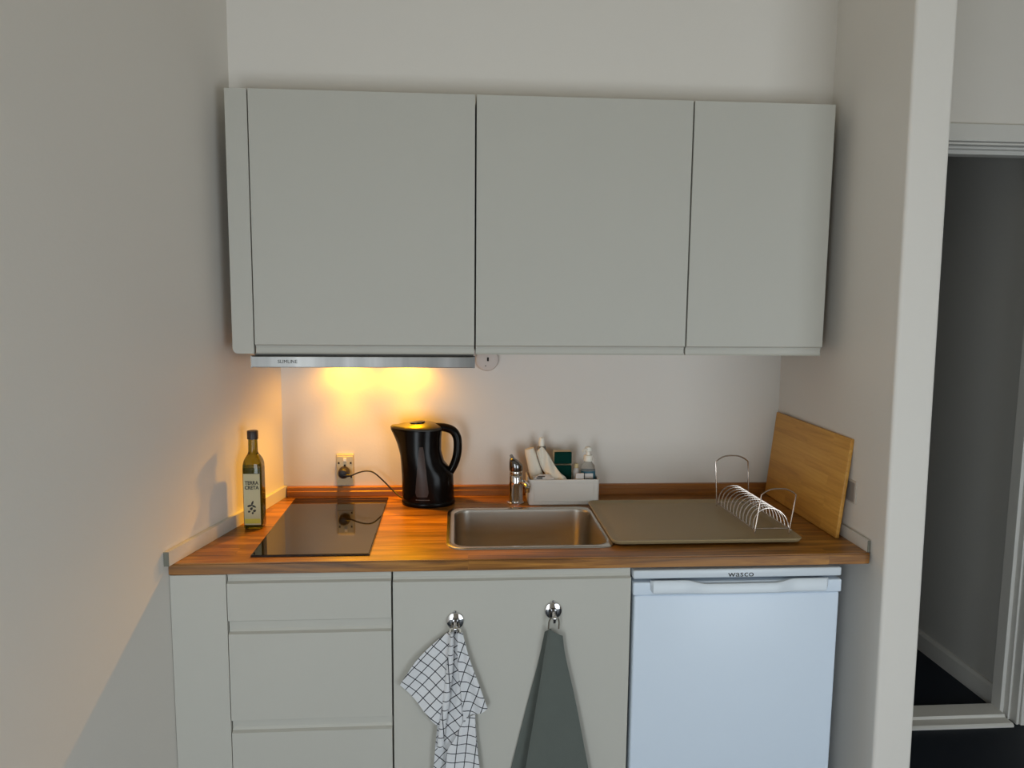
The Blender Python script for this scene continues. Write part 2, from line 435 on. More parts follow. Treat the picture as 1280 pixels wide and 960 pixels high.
# ------------------------------------------------------------------ wall cabinets
def wall_cab(x0, x1, label):
    t = thing('wall_cabinet', label, 'cabinet', ((x0 + x1) / 2, -.18, 1.38))
    b = carcass(x0 + .002, x1 - .002, YU + .0205, -.001, 1.381, 2.034); box(b, x0 + .018, x1 - .018, YU + .0205, -.007, 2.018, 2.034)
    child('carcass', b, M['carcass'], t)
    child('door', front_bm(x0 + .0022, x1 - .0022, 1.3775, 2.0345, YU, .0245, False), M['front'], t)
    return t
GU = 'white cabinets on the wall'
wall_cab(.0205, .5866, 'white wall cabinet directly above the lit extractor hood')
wall_cab(.5866, 1.1485, 'middle white wall cabinet, just right of the hood and above the sink')
wall_cab(1.1485, 1.5265, 'narrowest white wall cabinet, beside the right wall')
bm = bmesh.new()                               # filler with rounded lower left corner
r = .014; pts = [(.0190, 2.0345), (-.0345, 2.0345)]
for k in range(7):
    th = pi / 2 * k / 6; pts.append((-.0345 + r - r * math.cos(th), 1.3775 + r - r * math.sin(th)))
pts.append((.0190, 1.3775)); pts.append((.0190, 1.39))
prism(bm, pts, lambda p, t: (p[0], YU + .003 + t * .019, p[1]))
tag(link('filler_panel', bm, M['front']), 'narrow white filler strip between left wall and wall cabinet above the hood', 'filler panel')

# ------------------------------------------------------------------ extractor hood
hd = thing('extractor_hood', 'slim steel extractor hood with two lit lamps under the wall cabinet', 'extractor hood', (.3, -.2, 1.35))
LAMPS = ((.2035, -.052), (.388, -.052))
bm = bmesh.new(); box(bm, .016, .583, -.364, -.003, 1.3465, 1.3755); child('housing', bm, M['greyplastic'], hd)
bm = B(.0125, .5860, -.388, -.366, 1.3425, 1.3715, .0015); fr = child('front_strip', bm, M['hoodsteel'], hd)
child('end_cap', B(.0115, .0140, -.3885, -.365, 1.3420, 1.3720), M['hoodsteel'], hd)
child('end_cap', B(.5815, .5865, -.3885, -.365, 1.3420, 1.3720), M['hoodsteel'], hd)
text('lettering', 'SLIMLINE', .0125, Vector((.1040, -.3884, 1.3575)), FRONT, M['ink'], fr, .0003)
bm = B(.06, .53, -.34, -.11, 1.3440, 1.3463); child('filter', bm, M['steel'], hd)
for lx, ly in LAMPS:
    b = bmesh.new(); lathe(b, [(.028, 1.3463), (.028, 1.3435), (.024, 1.3428), (.022, 1.3440)], lx, ly, 28); lr = child('lamp_ring', b, M['rim'], hd, True)
    b = bmesh.new(); lathe(b, [(.0215, 1.3445), (.0215, 1.3428), (.015, 1.3420)], lx, ly, 28); child('lamp_lens', b, M['lens'], lr, True)

# round outlet on the back wall
oc = thing('wall_outlet', 'round white outlet on back wall just right of the extractor hood', 'wall outlet', (.633, 0, 1.333))
Rw = Matrix.Translation((.633, 0, 1.333)) @ Matrix.Rotation(pi / 2, 4, 'X')
b = bmesh.new(); lathe(b, [(.0365, .0005), (.0365, .016), (.034, .0205), (.028, .023), (.012, .0238), (.001, .0238)], 0, 0, 40, Rw); child('housing', b, M['outlet'], oc, True)
b = bmesh.new(); box(b, .6325, .6385, -.0246, -.0240, 1.328, 1.340); box(b, .627, .630, -.0246, -.0240, 1.312, 1.315); child('slot', b, M['hole'], oc)

# ------------------------------------------------------------------ hob
hb_ = thing('induction_hob', 'black glass hob set flush in the worktop beside the oil bottle', 'hob', (.185, -.3, CT))
b = B(.0445, .3260, -.5645, -.043, CT + .0004, CT + .0045, .0012); gl = child('glass', b, M['hobglass'], hb_)
b = bmesh.new()
for a in ((.0430, .3275, -.5662, -.5646), (.0430, .3275, -.0429, -.0413), (.0430, .0444, -.5646, -.0429), (.3261, .3275, -.5646, -.0429)): box(b, *a, CT + .0003, CT + .0035)
child('edge_trim', b, M['hobedge'], hb_)

# ------------------------------------------------------------------ sink
sk = thing('sink', 'stainless steel single bowl sink set into the worktop', 'sink', (.73, -.35, CT))
def rr(x0, x1, y0, y1, r, z, n=8):
    out = []
    for cx, cy, a0 in ((x1 - r, y1 - r, 0), (x0 + r, y1 - r, pi / 2), (x0 + r, y0 + r, pi), (x1 - r, y0 + r, 1.5 * pi)):
        for k in range(n + 1):
            a = a0 + pi / 2 * k / n; out.append((cx + r * math.cos(a), cy + r * math.sin(a), z))
    return out
X0, X1, Y0, Y1 = .512, .950, -.536, -.166
b = bmesh.new()
loft(b, [rr(X0, X1, Y0, Y1, .048, CT + .0004), rr(X0 + .001, X1 - .001, Y0 + .001, Y1 - .001, .047, CT + .0030), rr(X0 + .004, X1 - .004, Y0 + .004, Y1 - .004, .052, CT + .0042),
         rr(X0 + .017, X1 - .017, Y0 + .016, Y1 - .016, .046, CT + .0036), rr(X0 + .0205, X1 - .0205, Y0 + .0195, Y1 - .0195, .043, CT + .0012)], False, False)
child('rim', b, M['rim'], sk, True)
b = bmesh.new(); i = .0205
rings = [rr(X0 + i, X1 - i, Y0 + .0195, Y1 - .0195, .043, CT + .0012)]
for d, z in ((.0008, -.003), (.0012, -.006), (.0030, -.06), (.006, -.125), (.011, -.140), (.024, -.150), (.05, -.153)):
    rings.append(rr(X0 + i + d, X1 - i - d, Y0 + .0195 + d, Y1 - .0195 - d, max(.02, .046 - d * .3), CT + z))
loft(b, rings, False, True); child('bowl', b, M['steel'], sk, True)
b = bmesh.new(); lathe(b, [(.040, CT - .1528), (.040, CT - .1505), (.034, CT - .1500), (.030, CT - .1515), (.001, CT - .1515)], .731, -.351, 32); child('drain', b, M['rim'], sk, True)

# ------------------------------------------------------------------ tap
tp = thing('mixer_tap', 'short chrome mixer tap with dark lever behind the sink', 'tap', (.7215, -.108, CT))
tx, ty = .7195, -.108
b = bmesh.new(); lathe(b, [(.026, CT + .0004), (.026, CT + .004), (.0225, CT + .007), (.0218, CT + .012), (.0212, CT + .06), (.0216, CT + .086), (.0200, CT + .089)], tx, ty, 32); bd = child('body', b, M['chrome'], tp, True)
b = bmesh.new(); lathe(b, [(.0185, CT + .0895), (.0200, CT + .092), (.0200, CT + .100), (.0190, CT + .102)], tx, ty, 32); child('collar', b, M['rim'], tp, True)
b = bmesh.new()                               # lever cap sloping to the right
rings = []
for z, sc_, sl in ((CT + .1025, 1, 0), (CT + .112, 1.04, .1), (CT + .121, 1.03, .3), (CT + .129, .95, .5), (CT + .1335, .75, .6), (CT + .136, .4, .62)):
    rings.append([(x, y, z2 - (x - tx) * sl) for x, y, z2 in ell(tx, ty, z, .0205 * sc_, .0205 * sc_, 28)])
loft(b, rings)
lv = child('lever', b, M['darkchrome'], tp, True)
b = bmesh.new(); tube(b, smooth_path([(tx - .008, ty - .002, CT + .135), (tx - .011, ty + .012, CT + .1395), (tx - .013, ty + .032, CT + .1415)]), [.0052] * 13, 10, r2=.0035); child('lever_handle', b, M['darkchrome'], lv, True)
b = bmesh.new(); tube(b, smooth_path([(tx + .010, ty - .010, CT + .069), (tx + .019, ty - .025, CT + .0705), (tx + .027, ty - .044, CT + .068), (tx + .031, ty - .056, CT + .062)], 5), .0090, 16); child('spout', b, M['chrome'], tp, True)
b = bmesh.new(); Rm = Matrix.Translation((tx + .0305, ty - .054, CT + .058)) @ Matrix.Rotation(.2, 4, 'X'); lathe(b, [(.0080, .006), (.0086, -.002), (.0080, -.010), (.005, -.0102)], 0, 0, 20, Rm); child('aerator', b, M['rim'], tp, True)

# ------------------------------------------------------------------ draining tray
b = bmesh.new()
TX0, TX1, TY0, TY1 = .934, 1.438, -.530, -.140
zt = CT + .0055
loft(b, [rr(TX0 + .004, TX1 - .004, TY0 + .004, TY1 - .004, .022, zt), rr(TX0, TX1, TY0, TY1, .024, zt + .007), rr(TX0 + .0015, TX1 - .0015, TY0 + .0015, TY1 - .0015, .023, zt + .0095),
         rr(TX0 + .006, TX1 - .006, TY0 + .006, TY1 - .006, .020, zt + .0090), rr(TX0 + .014, TX1 - .014, TY0 + .014, TY1 - .014, .016, zt + .0042), rr(TX0 + .03, TX1 - .03, TY0 + .03, TY1 - .03, .01, zt + .0034)], True, True)
tr = tag(link('draining_tray', b, M['taupe'], smooth=True), 'flat taupe draining tray with raised rim right of the sink', 'tray')
for fx, fy in ((TX0 + .06, TY0 + .03), (TX1 - .03, TY0 + .03), (TX0 + .06, TY1 - .03), (TX1 - .03, TY1 - .03)): 
    b = bmesh.new(); lathe(b, [(.008, CT + .0004), (.008, zt + .001)], fx, fy, 16); child('foot', b, M['taupe'], tr, True)

# ------------------------------------------------------------------ dish rack
rk = thing('dish_rack', 'chrome wire plate rack with tall end loops on the taupe tray', 'dish rack', (1.37, -.33, zt + .004))
wz = zt + .0042
def end_loop(xa, xb, y, z0, z1, rise, lean):
    p = []
    for k in range(5): p.append((xa + lean * k / 4, y, z0 + (z1 - z0) * k / 4))
    n = 10; a, c = xa + lean, xb + lean
    for k in range(1, n): 
        u = k / n; p.append((a + (c - a) * u, y, z1 + rise * (1 - abs(2 * u - 1) ** 2.6) + .004 * min(1, 4 * u, 4 * (1 - u))))
    for k in range(4, -1, -1): p.append((xb + lean * k / 4, y, z0 + (z1 - z0) * k / 4))
    return p
b = bmesh.new(); tube(b, end_loop(1.327, 1.4210, -.470, wz + .0016, 1.016, .012, .0145), .0021, 8); child('end_loop', b, M['wire'], rk, True)
b = bmesh.new(); tube(b, end_loop(1.316, 1.414, -.205, wz + .0016, 1.047, .014, -.009), .0021, 8); child('end_loop', b, M['wire'], rk, True)
zr = wz + .011
b = bmesh.new(); tube(b, [(1.3285, -.474, zr), (1.3165, -.200, zr)], .0018, 8); child('side_rail', b, M['wire'], rk, True)
b = bmesh.new(); tube(b, [(1.4255, -.474, zr), (1.4135, -.200, zr)], .0018, 8); child('side_rail', b, M['wire'], rk, True)
for y, xo in ((-.466, .012 * (.466 - .2) / .274), (-.209, 0.0004)):
    b = bmesh.new(); tube(b, [(1.3165 + xo, y, zr + .0022), (1.4135 + xo, y, zr + .0022)], .0018, 8); child('cross_rail', b, M['wire'], rk, True)
NW = 12
for k in range(NW):
    y = -.216 - k * (.458 - .216) / (NW - 1); xo = .012 * (-y - .2) / .274
    a, c = 1.3165 + xo, 1.4135 + xo
    p = []
    for j in range(17):
        th = pi * j / 16; p.append(((a + c) / 2 - (c - a) / 2 * math.cos(th), y + .016 * math.sin(th), zr + .0015 + .050 * math.sin(th) ** .9))
    b = bmesh.new(); tube(b, p, .0019, 7); child('plate_divider', b, M['wire'], rk, True)

# ------------------------------------------------------------------ bamboo board leaning on the right wall
bl, bh, bt = .462, .268, .011
b = bmesh.new(); box(b, -bt / 2, bt / 2, -bl / 2, bl / 2, 0, bh, .0022)
o = link('cutting_board', b, M['bamboo'], smooth=True)
o.location = (1.5430, -.2575, CT + .0008); o.rotation_euler = (0, math.radians(5.8), math.radians(.6))
tag(o, 'bamboo cutting board leaning on the right wall behind the plate rack', 'cutting board')

# ------------------------------------------------------------------ sockets
so = thing('power_socket', 'cream wall socket with a round black plug in it, above the hob', 'socket', (.1912, 0, .99))
child('plate', B(.1645, .2180, -.009, -.0005, .9345, 1.0335, .002), M['socket'], so)
b = bmesh.new(); box(b, .1665, .2160, -.0125, -.0088, .955, 1.028, .0015); child('socket_insert', b, M['socket'], so)
b = bmesh.new(); box(b, .187, .1965, -.0155, -.0122, 1.012, 1.0225, .001); child('switch', b, M['plasticw'], so)
for sx, sz in ((.1725, 1.007), (.2095, 1.007), (.191, .999), (.2105, .962)): child('pin_hole', B(sx - .0026, sx + .0026, -.0130, -.0124, sz - .0030, sz + .0030), M['hole'], so)
s2 = thing('power_socket', 'small grey square socket on the right wall beside the bamboo board', 'socket', (1.576, -.488, 1.028))
child('frame', B(1.5750, 1.5785, -.5135, -.4600, .9985, 1.0600, .0015), M['socketfr'], s2)
child('rocker', B(1.5738, 1.5760, -.5075, -.4640, 1.003, 1.0540, .001), M['socketgrey'], s2)

# ------------------------------------------------------------------ kettle
kt = thing('electric_kettle', 'glossy black jug kettle with grey water window beside the hob', 'kettle', (.453, -.095, CT))
ky = -.093
def kring(z, n=56):
    # (z, centre x, half width, half depth)
    T = [(0, .4535, .0775, .063), (.016, .4535, .0785, .063), (.03, .4530, .0785, .063), (.09, .4510, .0780, .061), (.102, .4485, .0765, .0605), (.115, .4420, .0705, .059), (.132, .4350, .0645, .058), (.165, .4300, .0625, .056), (.20, .4300, .0630, .055), (.232, .4310, .0650, .055)]
    h = z - CT
    for a, c in zip(T, T[1:]):
        if h <= c[0] + 1e-6:
            u = (h - a[0]) / (c[0] - a[0]); cx, rx_, ry_ = [a[i] + (c[i] - a[i]) * u for i in (1, 2, 3)]; break
    ring = []
    for x, y, zz in ell(cx, ky, z, rx_, ry_, n, 2.25):
        ang = math.atan2(y - ky, x - cx); d = pi - abs(ang)
        w = max(0, (h - .150) / .075)                       # spout grows towards the rim
        k = math.exp(-(d / .40) ** 2) * min(1, w) ** 1.5
        x -= .026 * k; zz += .004 * k
        if h > .228: pass
        ring.append((x, y, zz))
    return ring
b = bmesh.new()
zs = [CT + h for h in (.006, .016, .03, .06, .09, .11, .13, .15, .165, .18, .19, .20, .208, .216, .223, .228)]
loft(b, [kring(z) for z in zs], True, True); kb = child('body', b, M['black'], kt, True)
b = bmesh.new(); lathe_r = [kring(CT + .004), kring(CT + .016)]
loft(b, [[(.453 + (x - .453) * s, ky + (y - ky) * s, z) for x, y, _ in kring(CT + .01)] for s, z in ((1.02, CT + .0006), (1.035, CT + .004), (1.035, CT + .011), (1.005, CT + .0145))]); child('power_base', b, M['black'], kt, True)
# lid: shallow dome peaking left of centre, running into the handle
b = bmesh.new(); base = kring(CT + .228); rings = []
for s, dz in ((1.0, .0005), (1.0, .004), (.95, .0085), (.82, .0135), (.62, .0185), (.4, .0215), (.15, .0228)):
    cx = .436
    rings.append([(cx + (x - cx) * s, ky + (y - ky) * s, CT + .2285 + dz + (.004 * max(0, (-(x - .45)) / .1) if s > .9 else 0)) for x, y, z in base])
loft(b, rings); ld = child('lid', b, M['blacklid'], kt, True)
b = bmesh.new(); loft(b, [[(.4215 + (x - .4215) * s, ky - .012 + (y - ky + .012) * s, z + (x - .4215) * .09) for x, y, z0 in ell(.4215, ky - .012, 0, .0215, .017, 28, 2.4)] for s, z in ((1.1, CT + .242), (1.05, CT + .2520), (.7, CT + .2535))]); child('lid_button', b, M['black'], ld, True)
b = bmesh.new()
hp = smooth_path([(.468, ky, CT + .2345), (.500, ky, CT + .2330), (.5265, ky, CT + .2235), (.5400, ky, CT + .203), (.5425, ky, CT + .176), (.5405, ky, CT + .150), (.5335, ky, CT + .124), (.5215, ky, CT + .100), (.506, ky, CT + .080)], 5)
n_ = len(hp); rad = [.0122 + .0010 * math.sin(pi * i / (n_ - 1)) for i in range(n_)]
tube(b, hp, rad, 18, r2=.0135); child('handle', b, M['black'], kt, True)
# water window on the front of the body (follows its curve)
def on_kettle(x, z, off):
    ring = kring(z); pts = sorted([p for p in ring if p[1] < ky], key=lambda p: p[0])
    for p, q in zip(pts, pts[1:]):
        if p[0] <= x <= q[0]:
            u = (x - p[0]) / (q[0] - p[0] + 1e-9); return (x, p[1] + (q[1] - p[1]) * u - off, z)
    return (x, ky - .06, z)
b = bmesh.new(); rows = []
for k in range(13):
    v = k / 12; z = CT + .033 + v * .150
    w0 = .021 * (1 - v) + .0065 * v; cxw = .4365 - .002 * v
    if k in (0, 12): w0 *= .72
    rows.append([(cxw - w0 + 2 * w0 * j / 6, z) for j in range(7)])
vf = [[b.verts.new(on_kettle(x, z, .0012)) for x, z in r] for r in rows]; vb = [[b.verts.new(on_kettle(x, z, -.002)) for x, z in r] for r in rows]
for g in (vf, vb):
    for i in range(12):
        for j in range(6): b.faces.new((g[i][j], g[i][j + 1], g[i + 1][j + 1], g[i + 1][j]))
for i in range(12):
    for j in (0, 6): b.faces.new((vf[i][j], vf[i + 1][j], vb[i + 1][j], vb[i][j]))
for i in (0, 12):
    for j in range(6): b.faces.new((vf[i][j], vf[i][j + 1], vb[i][j + 1], vb[i][j]))
ww = child('water_window', b, M['window'], kt, True)
b = bmesh.new()
for j in range(8):
    p = on_kettle(.420 + j * .0052, CT + .024, .0012); box(b, p[0] - .0018, p[0] + .0022, p[1] - .0003, p[1] + .004, CT + .0232, CT + .0252)
child('maker_mark', b, M['greymark'], kt)
b = bmesh.new()
cp = smooth_path([(.384, ky + .010, CT + .010), (.366, -.068, CT + .012), (.340, -.050, CT + .030), (.312, -.045, CT + .058), (.284, -.045, CT + .083), (.262, -.045, CT + .0885), (.238, -.045, CT + .084), (.214, -.046, CT + .0745), (.196, -.044, CT + .0735)], 7)
tube(b, cp, .0024, 10); cd = child('power_cord', b, M['cord'], kt, True)
b = bmesh.new(); Rp = Matrix.Translation((.1895, 0, .9795)) @ Matrix.Rotation(pi / 2, 4, 'X')
lathe(b, [(.016, .0127), (.0175, .016), (.0175, .030), (.0165, .040), (.012, .047), (.004, .0485)], 0, 0, 28, Rp); tube(b, [(.190, -.040, .9745), (.200, -.044, .9735), (.212, -.046, .9742)], [.008, .0055, .0035], 12); child('plug', b, M['cord'], cd, True)

# ------------------------------------------------------------------ olive oil bottle
ob_ = thing('oil_bottle', 'square green glass oil bottle with cream label by the left wall', 'bottle', (-.0075, -.32, CT))
bx, by = -.0075, -.32
def sq(h, z, p, n=48): return ell(bx, by, z, h, h, n, p)
b = bmesh.new()
loft(b, [sq(.0225, CT + .0006, 7), sq(.0250, CT + .004, 7), sq(.0252, CT + .02, 7), sq(.0252, CT + .165, 7), sq(.0247, CT + .176, 6), sq(.0225, CT + .187, 4.5), sq(.0185, CT + .196, 3), sq(.0145, CT + .203, 2.2), sq(.0125, CT + .209, 2), sq(.0120, CT + .245, 2)])
child('glass_body', b, M['oil'], ob_, True)
b = bmesh.new(); loft(b, [sq(.0205, CT + .0050, 6), sq(.0228, CT + .008, 6), sq(.0228, CT + .160, 6), sq(.0222, CT + .168, 6)]); child('oil', b, M['oilfill'], ob_, True)
b = bmesh.new(); lathe(b, [(.0135, CT + .243), (.0145, CT + .2435), (.0145, CT + .264), (.0138, CT + .2655), (.002, CT + .2658)], bx, by, 28); child('cap', b, M['cap'], ob_, True)
lb = child('label', B(bx - .0215, bx + .0215, by - .0258, by - .0250, CT + .013, CT + .153), M['label'], ob_)
yl = by - .0260
text('lettering', 'TERRA', .0135, Vector((bx, yl, CT + .128)), FRONT, M['ink'], lb, .0002, .88, .0004)
text('lettering', 'CRETA', .0135, Vector((bx, yl, CT + .115)), FRONT, M['ink'], lb, .0002, .88, .0004)
child('label_band', B(bx - .0205, bx + .0205, yl - .0001, yl + .0004, CT + .017, CT + .030), M['labelband'], lb)
b = bmesh.new()                               # olive sprig emblem
def leaf(cx, cz, L, Wd, a):
    pts = []
    for k in range(12):
        th = 2 * pi * k / 12; u, v = L * math.cos(th), Wd * math.sin(th) * (1 - .3 * math.cos(th))
        pts.append((cx + u * math.cos(a) - v * math.sin(a), cz + u * math.sin(a) + v * math.cos(a)))
    prism(b, pts, lambda p, t: (p[0], yl - .0002 + t * .0006, p[1]))
for cx, cz, L, Wd, a in ((.001, .074, .006, .0026, 1.2), (-.006, .066, .007, .0028, .3), (.005, .064, .006, .0026, -.5), (-.002, .058, .0045, .0034, .9), (.006, .052, .0042, .0034, .4), (-.008, .050, .0035, .0028, .2), (.001, .046, .0032, .0026, 1.3)):
    leaf(bx + cx, CT + cz, L, Wd, a)
child('emblem', b, M['ink'], lb)

# ------------------------------------------------------------------ storage box and its contents
bx0, bx1, by0, by1 = .7565, .9715, -.139, -.030
sb = thing('storage_box', 'open white plastic box of cleaning things behind the sink', 'storage box', ((bx0 + bx1) / 2, -.085, CT))
b = bmesh.new(); tt = .003; bz = CT + .0795
loft(b, [rr(bx0 + .002, bx1 - .002, by0 + .002, by1 - .002, .008, CT + .0006), rr(bx0, bx1, by0, by1, .009, CT + .003), rr(bx0 - .0005, bx1 + .0005, by0 - .0005, by1 + .0005, .009, bz - .0015), rr(bx0 + .0008, bx1 - .0008, by0 + .0008, by1 - .0008, .008, bz),
         rr(bx0 + tt, bx1 - tt, by0 + tt, by1 - tt, .006, bz - .001), rr(bx0 + tt, bx1 - tt, by0 + tt, by1 - tt, .006, CT + .004)], True, True)
child('tub', b, M['boxwhite'], sb, True)
b = bmesh.new()
for z in (CT + .069, CT + .012): box(b, bx0 + .016, bx1 - .016, by0 - .0022, by0 + .001, z, z + .0014)
for x in (bx0 + .016, bx1 - .0175): box(b, x, x + .0014, by0 - .0022, by0 + .001, CT + .0134, CT + .069)
child('embossed_frame', b, M['boxwhite'], sb)
iz = CT + .0046
# rolled cloth leaning left
b = bmesh.new()
rings = []
A0, A1 = Vector((.8020, -.075, iz + .020)), Vector((.7630, -.072, CT + .1620)); ax = (A1 - A0).normalized(); e1 = ax.cross(Vector((0, 1, 0))).normalized(); e2 = ax.cross(e1)
for k in range(9):
    u = k / 8; c = A0 + (A1 - A0) * u; r0 = .0185 + .002 * math.sin(u * 5)
    if k in (0, 8): r0 *= .86
    rings.append([c + (e1 * math.cos(2 * pi * j / 28) + e2 * math.sin(2 * pi * j / 28)) * r0 * (1 + .05 * math.sin(3 * 2 * pi * j / 28 + u * 2)) for j in range(28)])
loft(b, rings)
tag(link('rolled_cloth', b, M['cloth'], smooth=True), 'cream rolled cloth leaning at the left end of the white box', 'cloth')
# folded white cloth falling over the front edge
b = bmesh.new(); rows = []
path = smooth_path([(.7980, -.0820, CT + .168), (.8080, -.0850, CT + .148), (.8210, -.0930, CT + .120), (.8380, -.1080, CT + .098), (.8550, -.1200, CT + .0870), (.8660, -.1265, CT + .0760)], 5)
n_ = len(path)
for k, p in enumerate(path):
    wd = .010 + .008 * math.sin(pi * k / (n_ - 1))
    rows.append([p + Vector((s * wd, .004 * math.sin(s * 4 + k * .5), -.004 * s * s * 2 + .004 * s)) for s in [-1 + .25 * j for j in range(9)]])
tops = [[b.verts.new(p) for p in r] for r in rows]; bots = [[b.verts.new(p + Vector((-.003, .0045, -.004))) for p in r] for r in rows]
for g in (tops, bots):
    for i in range(n_ - 1):
        for j in range(8): b.faces.new((g[i][j], g[i][j + 1], g[i + 1][j + 1], g[i + 1][j]))
for i in range(n_ - 1):
    for j in (0, 8): b.faces.new((tops[i][j], tops[i + 1][j], bots[i + 1][j], bots[i][j]))
for i in (0, n_ - 1):
    for j in range(8): b.faces.new((tops[i][j], tops[i][j + 1], bots[i][j + 1], bots[i][j]))
tag(link('folded_cloth', b, M['cloth'], smooth=True), 'folded white cloth sloping down to the front edge of the white box', 'cloth')
# crumpled packet at the front left
b = bmesh.new(); rings = []
for k in range(9):
    u = k / 8; x = .772 + .062 * u; hh = .016 * math.sin(pi * (.12 + .76 * u)) + .003 * math.sin(9 * u)
    rings.append([(x, -.121 + .011 * math.cos(2 * pi * j / 16), CT + .0760 + hh * math.sin(2 * pi * j / 16) + .004 * math.sin(7 * u + j)) for j in range(16)])
loft(b, rings)
pk = tag(link('packet', b, M['tissue'], smooth=True), 'crumpled pale film packet in the front left of the white box', 'packet')
b = bmesh.new(); box(b, .7800, .7980, -.1345, -.1315, CT + .0815, CT + .0850, .0004); box(b, .7840, .8060, -.1350, -.1320, CT + .0870, CT + .0895, .0004); child('dark_print', b, M['ink'], pk)
# spray-top bottle behind the cloths
sp = thing('soap_bottle', 'bottle with cream cap and grey collar behind the rolled cloth', 'bottle', (.800, -.052, iz))
b = bmesh.new(); lathe(b, [(.017, iz), (.0185, iz + .004), (.0185, iz + .10), (.0165, iz + .120), (.0130, iz + .132), (.0125, iz + .137)], .8030, -.0535, 28); child('bottle_body', b, M['amber'], sp, True)
b = bmesh.new(); lathe(b, [(.0140, iz + .1375), (.0140, iz + .158), (.0120, iz + .161)], .8030, -.0535, 28); child('collar', b, M['greyplastic'], sp, True)
b = bmesh.new(); lathe(b, [(.0085, iz + .1615), (.0085, iz + .180), (.0070, iz + .187), (.002, iz + .190)], .8030, -.0535, 24); child('cap', b, M['plasticw'], sp, True)
# two scourers stacked on edge
for z0, z1, lab in ((CT + .0560, CT + .1120, 'dark green scouring pad, lower of the two stacked in the white box'), (CT + .1155, CT + .1540, 'dark green scouring pad, upper of the two stacked in the white box')):
    t = thing('scouring_pad', lab, 'sponge', (.867, -.075, z0), 'green scouring pads in the white box')
    child('foam', B(.8385, .8945, -.0790, -.052, z0, z1, .003), M['spongefoam'], t)
    child('scourer', B(.8400, .8935, -.0885, -.0794, z0 + .0015, z1 - .0008, .002), M['sponge'], t)
bk = tag(link('carton', B(.8370, .8960, -.088, -.047, iz, CT + .0555, .001), M['spongefoam']), 'pale carton under the green scouring pads in the white box', 'carton')
# pump dispenser
pb = thing('pump_bottle', 'clear pump soap bottle with white pump head and blue label', 'bottle', (.943, -.085, iz))
px_, py_ = .9440, -.090
b = bmesh.new()
loft(b, [ell(px_, py_, iz, .0205, .017, 36, 2.6), ell(px_, py_, iz + .004, .0225, .019, 36, 2.6), ell(px_, py_, iz + .095, .0225, .019, 36, 2.6), ell(px_, py_, iz + .108, .020, .017, 36, 2.3), ell(px_, py_, iz + .117, .0120, .0115, 36, 2), ell(px_, py_, iz + .122, .0115, .0115, 36, 2)])
child('bottle_body', b, M['clear'], pb, True)
b = bmesh.new(); rings = [ell(px_, py_, z, .0228, .0193, 36, 2.6) for z in (iz + .020, iz + .092)]
loft(b, rings); child('label', b, M['bluelabel'], pb, True)
b = bmesh.new(); lathe(b, [(.0135, iz + .1215), (.0140, iz + .123), (.0140, iz + .137), (.0120, iz + .140), (.0060, iz + .141), (.0055, iz + .152)], px_, py_, 28); child('collar', b, M['plasticw'], pb, True)
b = bmesh.new(); lathe(b, [(.0080, iz + .1515), (.0100, iz + .153), (.0105, iz + .162), (.0085, iz + .1655), (.002, iz + .166)], px_, py_, 24); tube(b, [(px_, py_, iz + .159), (px_ - .010, py_ - .010, iz + .1595), (px_ - .020, py_ - .018, iz + .155)], [.005, .0045, .0032], 12); child('pump_head', b, M['plasticw'], pb, True)
b = bmesh.new(); box(b, px_ - .013, px_ + .013, py_ - .0205, py_ - .0192, iz + .070, iz + .0865, .0005); child('label_panel', b, M['tissue'], pb)
# small capped bottle between pads and pump
sm = thing('small_bottle', 'small white bottle with cream cap between scouring pads and pump bottle', 'bottle', (.911, -.078, iz))
b = bmesh.new(); lathe(b, [(.0095, iz), (.0105, iz + .003), (.0105, iz + .085), (.0085, iz + .094), (.0060, iz + .097)], .9095, -.078, 24); child('bottle_body', b, M['tissue'], sm, True)
b = bmesh.new(); lathe(b, [(.0065, iz + .0975), (.0068, iz + .099), (.0068, iz + .109), (.0050, iz + .1105)], .9095, -.078, 24); child('cap', b, M['goldcap'], sm, True)
# pale card standing at the front
tag(link('card_packet', B(.9010, .9260, -.127, -.1195, iz, CT + .0955, .001), M['tissue']), 'small pale packet standing in front of the pump bottle, in the white box', 'packet')

# ------------------------------------------------------------------ fridge
fz = .8655
fg = thing('fridge', 'white undercounter fridge with grip handle beside the sink cabinet', 'fridge', (1.237, -.3, 0))
b = B(.9745, 1.5000, -.548, -.03, .03, .8425, .003); child('cabinet_body', b, M['fridge'], fg)
b = B(.9715, 1.5010, -.607, -.03, .8430, fz, .0045, 3); tpn = child('top_panel', b, M['fridge_top'], fg, True)
text('lettering', 'wasco', .0210, Vector((1.2425, -.6073, .8525)), FRONT, M['ink'], tpn, .0003, 1.25)
b = B(.978, 1.4965, -.561, -.549, .06, .838); child('gasket', b, M['gasket'], fg)
b = bmesh.new(); box(b, .9760, 1.5000, -.604, -.562, .06, .8010, .006, 3); box(b, .9725, 1.5030, -.607, -.562, .8012, .8345, .004, 3)
dd = child('door', b, M['fridge'], fg, True)
b = bmesh.new()                               # broad grip moulding, scooped out at the middle
def hx(u): return 1.0145 + u * (1.4665 - 1.0145)
N = 72; rings = []
